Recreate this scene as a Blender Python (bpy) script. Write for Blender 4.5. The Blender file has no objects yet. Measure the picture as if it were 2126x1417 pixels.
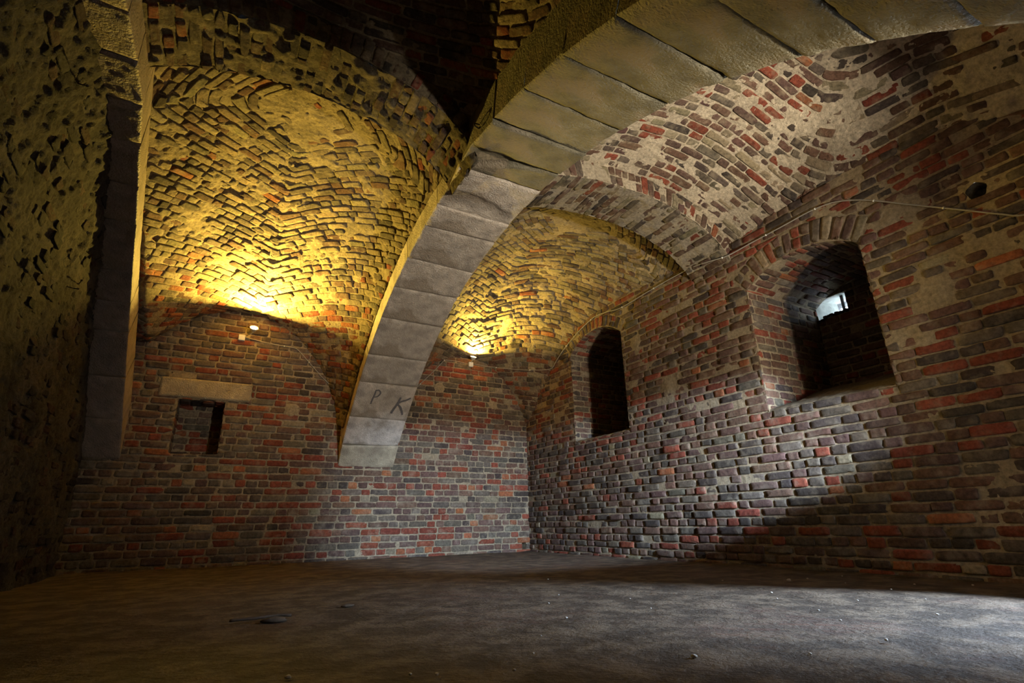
import bpy, math
import numpy as np
from mathutils import Vector, Matrix

# ---------------------------------------------------------------- camera, world, light, exposure
SC = bpy.context.scene
COL = SC.collection
cam_d = bpy.data.cameras.new('camera')
cam = bpy.data.objects.new('camera', cam_d); COL.objects.link(cam)
cam_d.sensor_width = 36.0
cam_d.lens = 36.0 * 1079.76 / 2126.0
cam_d.clip_start = 0.02
# rows: camera x (right), y (down), z (forward) written in world axes
RM = np.array([[0.87326586, 0.14496989, 0.46517788],
               [-0.48686914, 0.29706625, 0.82140738],
               [-0.01910931, -0.94378778, 0.32999918]])
M4 = Matrix(((RM[0][0], -RM[0][1], -RM[0][2], 0.0),
             (RM[1][0], -RM[1][1], -RM[1][2], 0.0),
             (RM[2][0], -RM[2][1], -RM[2][2], 0.45),
             (0, 0, 0, 1)))
cam.matrix_world = M4
SC.camera = cam

SC.view_settings.view_transform = 'Standard'
SC.view_settings.look = 'None'
SC.view_settings.gamma = 1.0
SC.view_settings.use_curve_mapping = False
SC.view_settings.exposure = -0.14

w = bpy.data.worlds.new('daylight_sky'); SC.world = w; w.use_nodes = True
w.node_tree.nodes['Background'].inputs['Color'].default_value = (0.72, 0.86, 1.0, 1)
w.node_tree.nodes['Background'].inputs['Strength'].default_value = 25.0

def spot(name, loc, tgt, energy, color, ang, blend, radius):
    d = bpy.data.lights.new(name, 'SPOT'); d.energy = energy; d.color = color
    d.spot_size = math.radians(ang); d.spot_blend = blend; d.shadow_soft_size = radius
    o = bpy.data.objects.new(name, d); COL.objects.link(o); o.location = loc
    o.rotation_euler = (Vector(tgt) - Vector(loc)).to_track_quat('-Z', 'Y').to_euler()
    return o
def area(name, loc, nrm, energy, color, sx, sy, spread=180):
    d = bpy.data.lights.new(name, 'AREA'); d.energy = energy; d.color = color
    d.shape = 'RECTANGLE'; d.size = sx; d.size_y = sy; d.spread = math.radians(spread)
    o = bpy.data.objects.new(name, d); COL.objects.link(o); o.location = loc
    o.rotation_euler = Vector(nrm).to_track_quat('-Z', 'Y').to_euler()
    return o
DAY = (0.56, 0.74, 1.0)
YEL = (1.0, 0.68, 0.11)
# daylight entering by two light slots added behind the camera and an opening beside it
spot('daylight_low', (3.15, -1.15, 1.90), (3.75, 5.0, 0.75), 19000, DAY, 50, 0.7, 0.06)
spot('uplight_fill', (3.0, -1.2, 0.70), (2.9, 3.2, 3.2), 3500, (1.0, 0.88, 0.70), 90, 0.5, 0.16)  # unseen spot added to light the vault from below, like ground bounce
spot('daylight_floor', (5.22, -0.12, 2.0), (3.7, 1.5, 0.0), 3200, DAY, 58, 0.8, 0.08)

# ---------------------------------------------------------------- room numbers
XR, XL, YB, YF = 4.774, -1.39, 7.96, -0.47
R0X0, R0X1 = 1.56, 2.38            # main rib
TY0, TY1 = 3.35, 3.93              # brick cross arch
YC = 3.745; ARC_R, ARC_Z = 5.1245, -1.6545
def prof(y, d=0.0):
    return ARC_Z + np.sqrt(np.maximum((ARC_R + d)**2 - (np.asarray(y) - YC)**2, 0.01))
def wall_left_x(z):
    t = np.clip((np.asarray(z, float) - 1.26) / 2.2, 0, 1.15)
    return XL + 0.30 * t**4

# ---------------------------------------------------------------- noise
def _h(i, j, k, s):
    n = (i * 374761393 + j * 668265263 + k * 2147483647 % 4294967291 + s * 974634777) & 0xFFFFFFFF
    n = ((n ^ (n >> 13)) * 1274126177) & 0xFFFFFFFF
    n = ((n ^ (n >> 16)) * 2246822519) & 0xFFFFFFFF
    return ((n ^ (n >> 15)) & 0xFFFFFF) / float(0xFFFFFF)
def vnoise(P, sc, seed=0):
    Q = np.asarray(P, float) * sc
    I = np.floor(Q).astype(np.int64); F = Q - I; F = F * F * (3 - 2 * F)
    i, j, k = I[..., 0] + 5000, I[..., 1] + 5000, (I[..., 2] + 5000) * 7919
    out = 0
    for a in (0, 1):
        wa = F[..., 0] if a else 1 - F[..., 0]
        for b in (0, 1):
            wb = F[..., 1] if b else 1 - F[..., 1]
            for c in (0, 1):
                wc = F[..., 2] if c else 1 - F[..., 2]
                out = out + wa * wb * wc * _h(i + a, j + b, k + c * 7919, seed)
    return out * 2 - 1
def fbm(P, sc, seed=0, o=3):
    r = 0; a = 1.0; t = 0
    for q in range(o):
        r = r + a * vnoise(P, sc * 2**q, seed + q * 17); t += a; a *= 0.55
    return r / t

# ---------------------------------------------------------------- materials
def nd(nt, t, **kw):
    n = nt.nodes.new(t)
    for k, v in kw.items(): setattr(n, k, v)
    return n
def new_mat(name):
    m = bpy.data.materials.new(name); m.use_nodes = True
    nt = m.node_tree; b = nt.nodes['Principled BSDF']
    return m, nt, b
def masonry(name, bd=0.012, rough=0.9, bump=0.6, dust=0.25, dustcol=(0.36, 0.30, 0.21), gs=1.0):
    m, nt, b = new_mat(name); L = nt.links.new
    at = nd(nt, 'ShaderNodeAttribute', attribute_name='tint')
    tc = nd(nt, 'ShaderNodeTexCoord')
    n1 = nd(nt, 'ShaderNodeTexNoise'); n1.inputs['Scale'].default_value = 34 * gs; n1.inputs['Detail'].default_value = 6; n1.inputs['Roughness'].default_value = 0.65
    n2 = nd(nt, 'ShaderNodeTexNoise'); n2.inputs['Scale'].default_value = 140 * gs; n2.inputs['Detail'].default_value = 4; n2.inputs['Roughness'].default_value = 0.7
    n3 = nd(nt, 'ShaderNodeTexNoise'); n3.inputs['Scale'].default_value = 9 * gs; n3.inputs['Detail'].default_value = 5; n3.inputs['Roughness'].default_value = 0.6
    for n in (n1, n2, n3): L(tc.outputs['Object'], n.inputs['Vector'])
    mr = nd(nt, 'ShaderNodeMapRange'); mr.inputs['From Min'].default_value = 0.3; mr.inputs['From Max'].default_value = 0.72
    mr.inputs['To Min'].default_value = 0.55; mr.inputs['To Max'].default_value = 1.4
    L(n1.outputs['Fac'], mr.inputs['Value'])
    mu = nd(nt, 'ShaderNodeMix', data_type='RGBA', blend_type='MULTIPLY'); mu.inputs['Factor'].default_value = 1
    L(at.outputs['Color'], mu.inputs['A']); L(mr.outputs['Result'], mu.inputs['B'])
    dr = nd(nt, 'ShaderNodeMapRange'); dr.inputs['From Min'].default_value = 0.5; dr.inputs['From Max'].default_value = 0.68
    dr.inputs['To Min'].default_value = 0.0; dr.inputs['To Max'].default_value = dust
    L(n3.outputs['Fac'], dr.inputs['Value'])
    mx = nd(nt, 'ShaderNodeMix', data_type='RGBA'); mx.inputs['B'].default_value = (*dustcol, 1)
    L(dr.outputs['Result'], mx.inputs['Factor']); L(mu.outputs['Result'], mx.inputs['A'])
    L(mx.outputs['Result'], b.inputs['Base Color'])
    b.inputs['Roughness'].default_value = rough
    b.inputs['Specular IOR Level'].default_value = 0.25
    ad = nd(nt, 'ShaderNodeMath', operation='MULTIPLY_ADD'); ad.inputs[1].default_value = 0.45
    L(n2.outputs['Fac'], ad.inputs[0]); L(n1.outputs['Fac'], ad.inputs[2])
    bp = nd(nt, 'ShaderNodeBump'); bp.inputs['Strength'].default_value = bump; bp.inputs['Distance'].default_value = bd
    L(ad.outputs[0], bp.inputs['Height']); L(bp.outputs['Normal'], b.inputs['Normal'])
    return m
def plain(name, col, rough=0.6, metal=0.0, bump=0.0, scale=60, var=0.15):
    m, nt, b = new_mat(name); L = nt.links.new
    tc = nd(nt, 'ShaderNodeTexCoord'); n = nd(nt, 'ShaderNodeTexNoise'); n.inputs['Scale'].default_value = scale; n.inputs['Detail'].default_value = 5
    L(tc.outputs['Object'], n.inputs['Vector'])
    mx = nd(nt, 'ShaderNodeMix', data_type='RGBA')
    mx.inputs['A'].default_value = (*[c * (1 - var) for c in col], 1); mx.inputs['B'].default_value = (*[min(1, c * (1 + var)) for c in col], 1)
    L(n.outputs['Fac'], mx.inputs['Factor']); L(mx.outputs['Result'], b.inputs['Base Color'])
    b.inputs['Roughness'].default_value = rough; b.inputs['Metallic'].default_value = metal
    if bump:
        bp = nd(nt, 'ShaderNodeBump'); bp.inputs['Strength'].default_value = bump; bp.inputs['Distance'].default_value = 0.004
        L(n.outputs['Fac'], bp.inputs['Height']); L(bp.outputs['Normal'], b.inputs['Normal'])
    return m
def emit(name, col, s):
    m, nt, b = new_mat(name)
    b.inputs['Base Color'].default_value = (0.9, 0.85, 0.7, 1)
    b.inputs['Emission Color'].default_value = (*col, 1); b.inputs['Emission Strength'].default_value = s
    return m
M_BRICK = masonry('old_brick_masonry', dust=0.3)
M_VAULT = masonry('mortar_smeared_vault', bd=0.030, bump=1.0, dust=0.45, dustcol=(0.42, 0.34, 0.22))
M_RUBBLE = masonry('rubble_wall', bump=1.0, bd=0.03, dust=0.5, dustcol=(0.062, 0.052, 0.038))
M_METAL = plain('white_lamp_metal', (0.62, 0.62, 0.56), 0.45, 0.0)
M_BOX = plain('white_plastic_box', (0.75, 0.75, 0.70), 0.5)
M_CABLE = plain('grey_cable_sheath', (0.30, 0.28, 0.24), 0.5)
M_IRON = plain('rusty_iron', (0.05, 0.035, 0.03), 0.75, 0.4, 0.5)
M_PAINT = plain('charcoal_graffiti', (0.12, 0.11, 0.11), 0.9, var=0.5, scale=90)
M_GLOW = emit('lit_halogen_glass', (1.0, 0.88, 0.45), 22)
M_SPALE = plain('pale_mortar_crumb', (0.5, 0.46, 0.4), 0.9, 0, 0.4)
M_CLOD = plain('brown_clod', (0.10, 0.07, 0.045), 0.95, 0, 0.8)
M_LIME = plain('limewashed_shaft', (0.62, 0.64, 0.60), 0.9, 0, 0.8, 25, 0.2)
M_BAR = plain('grey_window_bar', (0.12, 0.12, 0.12), 0.7)

def stone_mat():
    m, nt, b = new_mat('dressed_sandstone'); L = nt.links.new
    at = nd(nt, 'ShaderNodeAttribute', attribute_name='tint'); tc = nd(nt, 'ShaderNodeTexCoord')
    n1 = nd(nt, 'ShaderNodeTexNoise'); n1.inputs['Scale'].default_value = 5; n1.inputs['Detail'].default_value = 8; n1.inputs['Roughness'].default_value = 0.65
    n2 = nd(nt, 'ShaderNodeTexNoise'); n2.inputs['Scale'].default_value = 60; n2.inputs['Detail'].default_value = 6
    vo = nd(nt, 'ShaderNodeTexVoronoi'); vo.inputs['Scale'].default_value = 38
    for n in (n1, n2, vo): L(tc.outputs['Object'], n.inputs['Vector'])
    mr = nd(nt, 'ShaderNodeMapRange'); mr.inputs['From Min'].default_value = 0.35; mr.inputs['From Max'].default_value = 0.68; mr.inputs['To Min'].default_value = 0.60; mr.inputs['To Max'].default_value = 1.2
    L(n1.outputs['Fac'], mr.inputs['Value'])
    mu = nd(nt, 'ShaderNodeMix', data_type='RGBA', blend_type='MULTIPLY'); mu.inputs['Factor'].default_value = 1
    L(at.outputs['Color'], mu.inputs['A']); L(mr.outputs['Result'], mu.inputs['B'])
    st = nd(nt, 'ShaderNodeMapRange'); st.inputs['From Min'].default_value = 0.55; st.inputs['From Max'].default_value = 0.62; st.inputs['To Max'].default_value = 0.7
    n4 = nd(nt, 'ShaderNodeTexNoise'); n4.inputs['Scale'].default_value = 2.3; n4.inputs['Detail'].default_value = 7; L(tc.outputs['Object'], n4.inputs['Vector']); L(n4.outputs['Fac'], st.inputs['Value'])
    mx = nd(nt, 'ShaderNodeMix', data_type='RGBA'); mx.inputs['B'].default_value = (0.20, 0.155, 0.105, 1)
    L(st.outputs['Result'], mx.inputs['Factor']); L(mu.outputs['Result'], mx.inputs['A'])
    L(mx.outputs['Result'], b.inputs['Base Color'])
    b.inputs['Roughness'].default_value = 0.62; b.inputs['Specular IOR Level'].default_value = 0.4
    pit = nd(nt, 'ShaderNodeMapRange'); pit.inputs['From Min'].default_value = 0.05; pit.inputs['From Max'].default_value = 0.22
    L(vo.outputs['Distance'], pit.inputs['Value'])
    ad = nd(nt, 'ShaderNodeMath', operation='MULTIPLY_ADD'); ad.inputs[1].default_value = 1.6
    L(n2.outputs['Fac'], ad.inputs[0]); L(pit.outputs['Result'], ad.inputs[2])
    bp = nd(nt, 'ShaderNodeBump'); bp.inputs['Strength'].default_value = 0.85; bp.inputs['Distance'].default_value = 0.009
    L(ad.outputs[0], bp.inputs['Height']); L(bp.outputs['Normal'], b.inputs['Normal'])
    return m
M_STONE = stone_mat()

def floor_mat():
    m, nt, b = new_mat('dusty_worn_floor'); L = nt.links.new
    tc = nd(nt, 'ShaderNodeTexCoord')
    def noise(s, d=6, r=0.6):
        n = nd(nt, 'ShaderNodeTexNoise'); n.inputs['Scale'].default_value = s; n.inputs['Detail'].default_value = d; n.inputs['Roughness'].default_value = r
        L(tc.outputs['Object'], n.inputs['Vector']); return n
    big, mid, fine, grit = noise(0.9), noise(4.5, 8, 0.7), noise(45, 5), noise(210, 2)
    cr = nd(nt, 'ShaderNodeValToRGB'); e = cr.color_ramp.elements
    e[0].position = 0.45; e[0].color = (0.050, 0.033, 0.019, 1); e[1].position = 0.585; e[1].color = (0.145, 0.104, 0.066, 1)
    L(mid.outputs['Fac'], cr.inputs['Fac'])
    br = nd(nt, 'ShaderNodeTexBrick'); br.inputs['Scale'].default_value = 3.4; br.inputs['Mortar Size'].default_value = 0.03; br.inputs['Color1'].default_value = (0.15, 0.06, 0.036, 1); br.inputs['Color2'].default_value = (0.085, 0.06, 0.045, 1); br.inputs['Mortar'].default_value = (0.12, 0.09, 0.065, 1)
    mp = nd(nt, 'ShaderNodeMapping'); mp.inputs['Rotation'].default_value = (0, 0, 0.78)
    L(tc.outputs['Object'], mp.inputs['Vector']); L(mp.outputs['Vector'], br.inputs['Vector'])
    f = nd(nt, 'ShaderNodeMapRange'); f.inputs['From Min'].default_value = 0.5; f.inputs['From Max'].default_value = 0.66; f.inputs['To Max'].default_value = 0.5
    L(big.outputs['Fac'], f.inputs['Value'])
    mx = nd(nt, 'ShaderNodeMix', data_type='RGBA'); L(f.outputs['Result'], mx.inputs['Factor']); L(cr.outputs['Color'], mx.inputs['A']); L(br.outputs['Color'], mx.inputs['B'])
    sp = nd(nt, 'ShaderNodeMapRange'); sp.inputs['From Min'].default_value = 0.72; sp.inputs['From Max'].default_value = 0.76; sp.inputs['To Max'].default_value = 0.9
    L(grit.outputs['Fac'], sp.inputs['Value'])
    m2 = nd(nt, 'ShaderNodeMix', data_type='RGBA'); m2.inputs['B'].default_value = (0.45, 0.42, 0.38, 1)
    L(sp.outputs['Result'], m2.inputs['Factor']); L(mx.outputs['Result'], m2.inputs['A']); L(m2.outputs['Result'], b.inputs['Base Color'])
    b.inputs['Roughness'].default_value = 0.72; b.inputs['Specular IOR Level'].default_value = 0.35
    a1 = nd(nt, 'ShaderNodeMath', operation='MULTIPLY_ADD'); a1.inputs[1].default_value = 0.25; L(fine.outputs['Fac'], a1.inputs[0]); L(mid.outputs['Fac'], a1.inputs[2])
    a2 = nd(nt, 'ShaderNodeMath', operation='MULTIPLY_ADD'); a2.inputs[1].default_value = 0.18; L(br.outputs['Fac'], a2.inputs[0]); a2.inputs[1].default_value = -0.12; L(a1.outputs[0], a2.inputs[2])
    bp = nd(nt, 'ShaderNodeBump'); bp.inputs['Strength'].default_value = 1.0; bp.inputs['Distance'].default_value = 0.05
    L(a2.outputs[0], bp.inputs['Height']); L(bp.outputs['Normal'], b.inputs['Normal'])
    return m
M_FLOOR = floor_mat()

# ---------------------------------------------------------------- mesh helpers
class MB:
    def __init__(s): s.V = []; s.F4 = []; s.F3 = []; s.C = []; s.n = 0
    def add(s, V, F4=None, F3=None, C=(0.5, 0.5, 0.5)):
        V = np.asarray(V, float).reshape(-1, 3)
        if F4 is not None and len(F4): s.F4.append(np.asarray(F4, np.int64).reshape(-1, 4) + s.n)
        if F3 is not None and len(F3): s.F3.append(np.asarray(F3, np.int64).reshape(-1, 3) + s.n)
        C = np.asarray(C, float)
        if C.ndim == 1: C = np.tile(C, (len(V), 1))
        s.V.append(V); s.C.append(C); s.n += len(V)
    def build(s, name, mat, parent=None, smooth=True, label=None, cat=None, group=None, kind=None, center=None):
        V = np.concatenate(s.V); C = np.concatenate(s.C)
        q = np.concatenate(s.F4) if s.F4 else np.zeros((0, 4), np.int64)
        t = np.concatenate(s.F3) if s.F3 else np.zeros((0, 3), np.int64)
        used = np.zeros(len(V), bool); used[q.ravel()] = True; used[t.ravel()] = True
        idx = np.cumsum(used) - 1; V = V[used]; C = C[used]; q = idx[q]; t = idx[t]
        loc = np.array(center if center is not None else (0, 0, 0), float)
        me = bpy.data.meshes.new(name)
        me.vertices.add(len(V)); me.vertices.foreach_set('co', (V - loc).astype(np.float32).ravel())
        nl = len(q) * 4 + len(t) * 3
        me.loops.add(nl); me.loops.foreach_set('vertex_index', np.concatenate([q.ravel(), t.ravel()]).astype(np.int32))
        me.polygons.add(len(q) + len(t))
        ls = np.concatenate([np.arange(len(q)) * 4, len(q) * 4 + np.arange(len(t)) * 3]).astype(np.int32)
        me.polygons.foreach_set('loop_start', ls)
        me.polygons.foreach_set('use_smooth', np.full(len(ls), smooth))
        at = me.attributes.new('tint', 'FLOAT_COLOR', 'POINT')
        at.data.foreach_set('color', np.c_[C, np.ones(len(C))].astype(np.float32).ravel())
        me.update(calc_edges=True); me.validate()
        me.materials.append(mat)
        o = bpy.data.objects.new(name, me); COL.objects.link(o)
        if parent is not None:
            o.parent = parent
            pl, q_ = Vector((0, 0, 0)), parent
            while q_ is not None: pl = pl + q_.location; q_ = q_.parent
            o.location = Vector(loc) - pl
        else: o.location = loc
        tag(o, label, cat, group, kind)
        return o
def tag(o, label=None, cat=None, group=None, kind=None):
    if label: o['label'] = label
    if cat: o['category'] = cat
    if group: o['group'] = group
    if kind: o['kind'] = kind
    return o
def empty(name, loc, label, cat, group=None):
    o = bpy.data.objects.new(name, None); COL.objects.link(o); o.location = loc; o.empty_display_size = 0.1
    return tag(o, label, cat, group)
def grid_faces(na, nb):
    i = np.arange(na - 1)[:, None]; j = np.arange(nb - 1)[None]
    a = i * nb + j
    return np.stack([a, a + nb, a + nb + 1, a + 1], -1).reshape(-1, 4)
def box(mb, c, h, col=(0.5, 0.5, 0.5), rot=None, bev=0.0):
    """rounded box: centre, half sizes"""
    c = np.array(c, float); h = np.array(h, float); b = min(bev, min(h) * 0.9)
    if b <= 0:
        S = np.array([[sx, sy, sz] for sx in (-1, 1) for sy in (-1, 1) for sz in (-1, 1)], float) * h
        F = [(0, 1, 3, 2), (4, 6, 7, 5), (0, 4, 5, 1), (2, 3, 7, 6), (0, 2, 6, 4), (1, 5, 7, 3)]
        V = S; F4 = F; F3 = []
    else:
        V = []; F4 = []; F3 = []; ix = {}
        for sx in (-1, 1):
            for sy in (-1, 1):
                for sz in (-1, 1):
                    for ax in range(3):
                        p = np.array([sx, sy, sz]) * (h - b); p[ax] += (sx, sy, sz)[ax] * b
                        ix[(sx, sy, sz, ax)] = len(V); V.append(p)
                    F3.append([ix[(sx, sy, sz, a)] for a in range(3)])
        for ax in range(3):
            o1, o2 = [a for a in range(3) if a != ax]
            for s in (-1, 1):
                f = []
                for (p, q) in ((-1, -1), (1, -1), (1, 1), (-1, 1)):
                    k = [0, 0, 0]; k[ax] = s; k[o1] = p; k[o2] = q; f.append(ix[(*k, ax)])
                F4.append(f)
            for p in (-1, 1):
                for q in (-1, 1):
                    k = [0, 0, 0]; k[o1] = p; k[o2] = q; f = []
                    for (s, a) in ((-1, o1), (1, o1), (1, o2), (-1, o2)):
                        k[ax] = s; f.append(ix[(*k, a)])
                    F4.append(f)
        V = np.array(V)
    V = np.array(V, float)
    if rot is not None: V = V @ np.array(rot).T
    mb.add(V + c, F4, F3, col)
def tube(mb, pts, r, n=8, col=(0.5, 0.5, 0.5), caps=True):
    P = np.array(pts, float); m = len(P); T = np.gradient(P, axis=0); T /= np.linalg.norm(T, axis=1)[:, None] + 1e-9
    r = np.broadcast_to(np.asarray(r, float), (m,))
    u = np.cross(T[0], (0.13, 0.3, 0.94)); u /= np.linalg.norm(u); V = []
    for i in range(m):
        u = u - T[i] * (u @ T[i]); u /= np.linalg.norm(u); v = np.cross(T[i], u)
        a = np.arange(n) / n * 2 * np.pi
        V.append(P[i] + r[i] * (np.cos(a)[:, None] * u + np.sin(a)[:, None] * v))
    V = np.concatenate(V); F = []
    for i in range(m - 1):
        for k in range(n):
            F.append((i * n + k, i * n + (k + 1) % n, (i + 1) * n + (k + 1) % n, (i + 1) * n + k))
    F3 = []
    if caps:
        V = np.concatenate([V, [P[0], P[-1]]])
        for k in range(n):
            F3.append((m * n, (k + 1) % n, k)); F3.append((m * n + 1, (m - 1) * n + k, (m - 1) * n + (k + 1) % n))
    mb.add(V, F, F3, col)
def smooth_path(pts, step=0.03):
    P = np.array(pts, float); out = []
    for i in range(len(P) - 1):
        p0 = P[max(i - 1, 0)]; p1 = P[i]; p2 = P[i + 1]; p3 = P[min(i + 2, len(P) - 1)]
        k = max(2, int(np.linalg.norm(p2 - p1) / step))
        for t in np.arange(k) / k:
            out.append(0.5 * ((2 * p1) + (-p0 + p2) * t + (2 * p0 - 5 * p1 + 4 * p2 - p3) * t * t + (-p0 + 3 * p1 - 3 * p2 + p3) * t**3))
    out.append(P[-1]); return np.array(out)

# ---------------------------------------------------------------- brickwork
MORTAR = np.array([0.275, 0.215, 0.135])
VMORTAR = (0.35, 0.28, 0.18)
PAL = {'dark': (0.088, 0.066, 0.053), 'grey': (0.160, 0.124, 0.090), 'brown': (0.18, 0.10, 0.066),
       'red': (0.27, 0.070, 0.038), 'orange': (0.37, 0.13, 0.055), 'purple': (0.148, 0.086, 0.066), 'tan': (0.32, 0.255, 0.16)}
PN = list(PAL); PC = np.array([PAL[k] for k in PN])
def palette_pick(rng, w, n):
    w = np.asarray(w, float)
    if w.ndim == 1: w = np.tile(w, (n, 1))
    c = np.cumsum(w, 1) / w.sum(1)[:, None]
    k = (rng.random(n)[:, None] > c).sum(1)
    col = PC[k] * (0.8 + 0.4 * rng.random((n, 1)))
    return col * (1 + 0.03 * rng.standard_normal((n, 3)))
#            dark grey brown red orange purple tan
W_BACK = [1.2, 3.0, 2.4, 2.0, 0.6, 1.6, 0.4]
W_RIGHT = [2.0, 1.5, 2.8, 1.4, 0.3, 2.4, 0.2]
W_VAULT = [0.3, 2.6, 1.1, 0.1, 0.15, 0.5, 4.6]

def surf(mapf, ref):
    """mapf(a,b)->P ; returns f(a,b)->P,N with N turned to the side of ref(P)"""
    def f(a, b, ea, eb):
        P = mapf(a, b)
        Da = mapf(a + ea, b) - mapf(a - ea, b); Db = mapf(a, b + eb) - mapf(a, b - eb)
        N = np.cross(Da, Db); N /= np.linalg.norm(N, axis=-1)[..., None] + 1e-12
        s = np.sign(np.sum(N * (ref(P) - P), -1)); s[s == 0] = 1
        return P, N * s[..., None]
    return f

def lay_bricks(mb, S, bricks, mask, rng, weights, relief=0.008, relief_sd=0.004, rough=0.002, sA=None, sB=None,
               jitter=0.003, corner=0.35, smear=None, tint=None, gain=0.70):
    """bricks: array (n,6): a-centre, b-centre, half length (m), half height (m), metres per a, metres per b"""
    B = np.asarray(bricks, float); n = len(B)
    if n == 0: return
    M = 18
    t = np.arange(M) / M * 2 * np.pi + 0.09
    ct, st_ = np.cos(t), np.sin(t)
    p = 0.28
    sx = np.sign(ct) * np.abs(ct)**p; sy = np.sign(st_) * np.abs(st_)**p
    keep = np.ones(n, bool)
    ox = sx[None] * B[:, 2:3]; oy = sy[None] * B[:, 3:4]
    rot = rng.normal(0, 0.012, (n, 1)); ox, oy = ox - oy * rot, oy + ox * rot
    jit = rng.normal(0, jitter, (n, M)); jit = (jit + np.roll(jit, 1, 1) + np.roll(jit, -1, 1)) / 2
    ln = np.hypot(ox, oy) + 1e-9
    ox = ox + ox / ln * jit; oy = oy + oy / ln * jit * 0.8
    # chipped corners
    chip = rng.random((n, M)) < 0.04; ox = np.where(chip, ox * 0.88, ox); oy = np.where(chip, oy * 0.75, oy)
    ac, bc = B[:, 0], B[:, 1]
    ctr_ok = mask(ac, bc)
    # bricks cut by an edge: move the centre into the part that stays
    for fx in (0.5, -0.5, 0.85, -0.85):
        for fy in (0, 0.5, -0.5):
            a2 = B[:, 0] + fx * B[:, 2] / B[:, 4]; b2 = B[:, 1] + fy * B[:, 3] / B[:, 5]
            ok = mask(a2, b2) & ~ctr_ok
            ac = np.where(ok, a2, ac); bc = np.where(ok, b2, bc); ctr_ok |= ok
    keep = ctr_ok
    dxc = (ac - B[:, 0]) * B[:, 4]; dyc = (bc - B[:, 1]) * B[:, 5]
    ox = ox - dxc[:, None]; oy = oy - dyc[:, None]
    ox = ox[keep]; oy = oy[keep]; ac = ac[keep]; bc = bc[keep]; B = B[keep]; n = len(B)
    if n == 0: return
    SK = B[:, 6:7] if B.shape[1] > 6 else np.zeros((n, 1))
    A = lambda k: (ac[:, None] + k * (ox / B[:, 4:5] + oy * SK), bc[:, None] + k * oy / B[:, 5:6])
    lo = np.zeros((n, M)); hi = np.ones((n, M)); full = mask(*A(np.ones((n, M))))
    for _ in range(9):
        mid = (lo + hi) / 2; ok = mask(*A(mid)); lo = np.where(ok, mid, lo); hi = np.where(ok, hi, mid)
    k = np.where(full, 1.0, lo * 0.985)
    ox *= k; oy *= k
    size = np.hypot(ox, oy).mean(1)
    good = size > 0.012
    ox = ox[good]; oy = oy[good]; ac = ac[good]; bc = bc[good]; B = B[good]; SK = SK[good]; n = len(B)
    h = relief + rng.normal(0, relief_sd, n); tx = rng.normal(0, 0.02, n); ty = rng.normal(0, 0.035, n)
    W = weights(ac, bc) if callable(weights) else weights
    col = palette_pick(rng, W, n) * gain
    if tint is not None: col = tint(ac, bc, col)
    rings = []
    def ring(sc_in, dh, inset):
        l = np.hypot(ox, oy) + 1e-9; f = np.clip(1 - inset / l, 0.15, 1) * sc_in
        x = ox * f; y = oy * f
        a = ac[:, None] + x / B[:, 4:5] + y * SK; b = bc[:, None] + y / B[:, 5:6]
        P, N = S(a, b, 0.004 / B[:, 4:5], 0.004 / B[:, 5:6])
        hh = (h[:, None] + tx[:, None] * x + ty[:, None] * y) * (1 if dh > -0.01 else 0) + dh
        hh = hh + rough * fbm(P, 28, 5, 2) * (1 if dh > -0.01 else 0)
        return P + N * hh[..., None]
    rings = [ring(1.0, -0.02, 0.0), ring(1.0, -0.0055, 0.0), ring(1.0, 0.0, 0.005), ring(0.55, 0.0012, 0.0)]
    P, N = S(ac, bc, 0.004 / B[:, 4], 0.004 / B[:, 5])
    Pc = P + N * (h + 0.001 + rough * fbm(P, 28, 5, 2))[..., None]
    V = np.concatenate([np.stack(rings, 1).reshape(n, 4 * M, 3), Pc[:, None]], 1)
    fl = []
    for r in range(3):
        for q in range(M):
            fl.append((r * M + q, r * M + (q + 1) % M, (r + 1) * M + (q + 1) % M, (r + 1) * M + q))
    F = np.array(fl); T = np.array([(3 * M + q, 3 * M + (q + 1) % M, 4 * M) for q in range(M)])
    nv = 4 * M + 1; off = (np.arange(n) * nv)[:, None, None]
    C = np.repeat(col[:, None, :], nv, 1)
    C[:, :M] = C[:, :M] * 0.4 + MORTAR * 0.6
    mb.add(V.reshape(-1, 3), (F[None] + off).reshape(-1, 4), (T[None] + off).reshape(-1, 3), np.clip(C, 0.01, 1).reshape(-1, 3))

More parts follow.
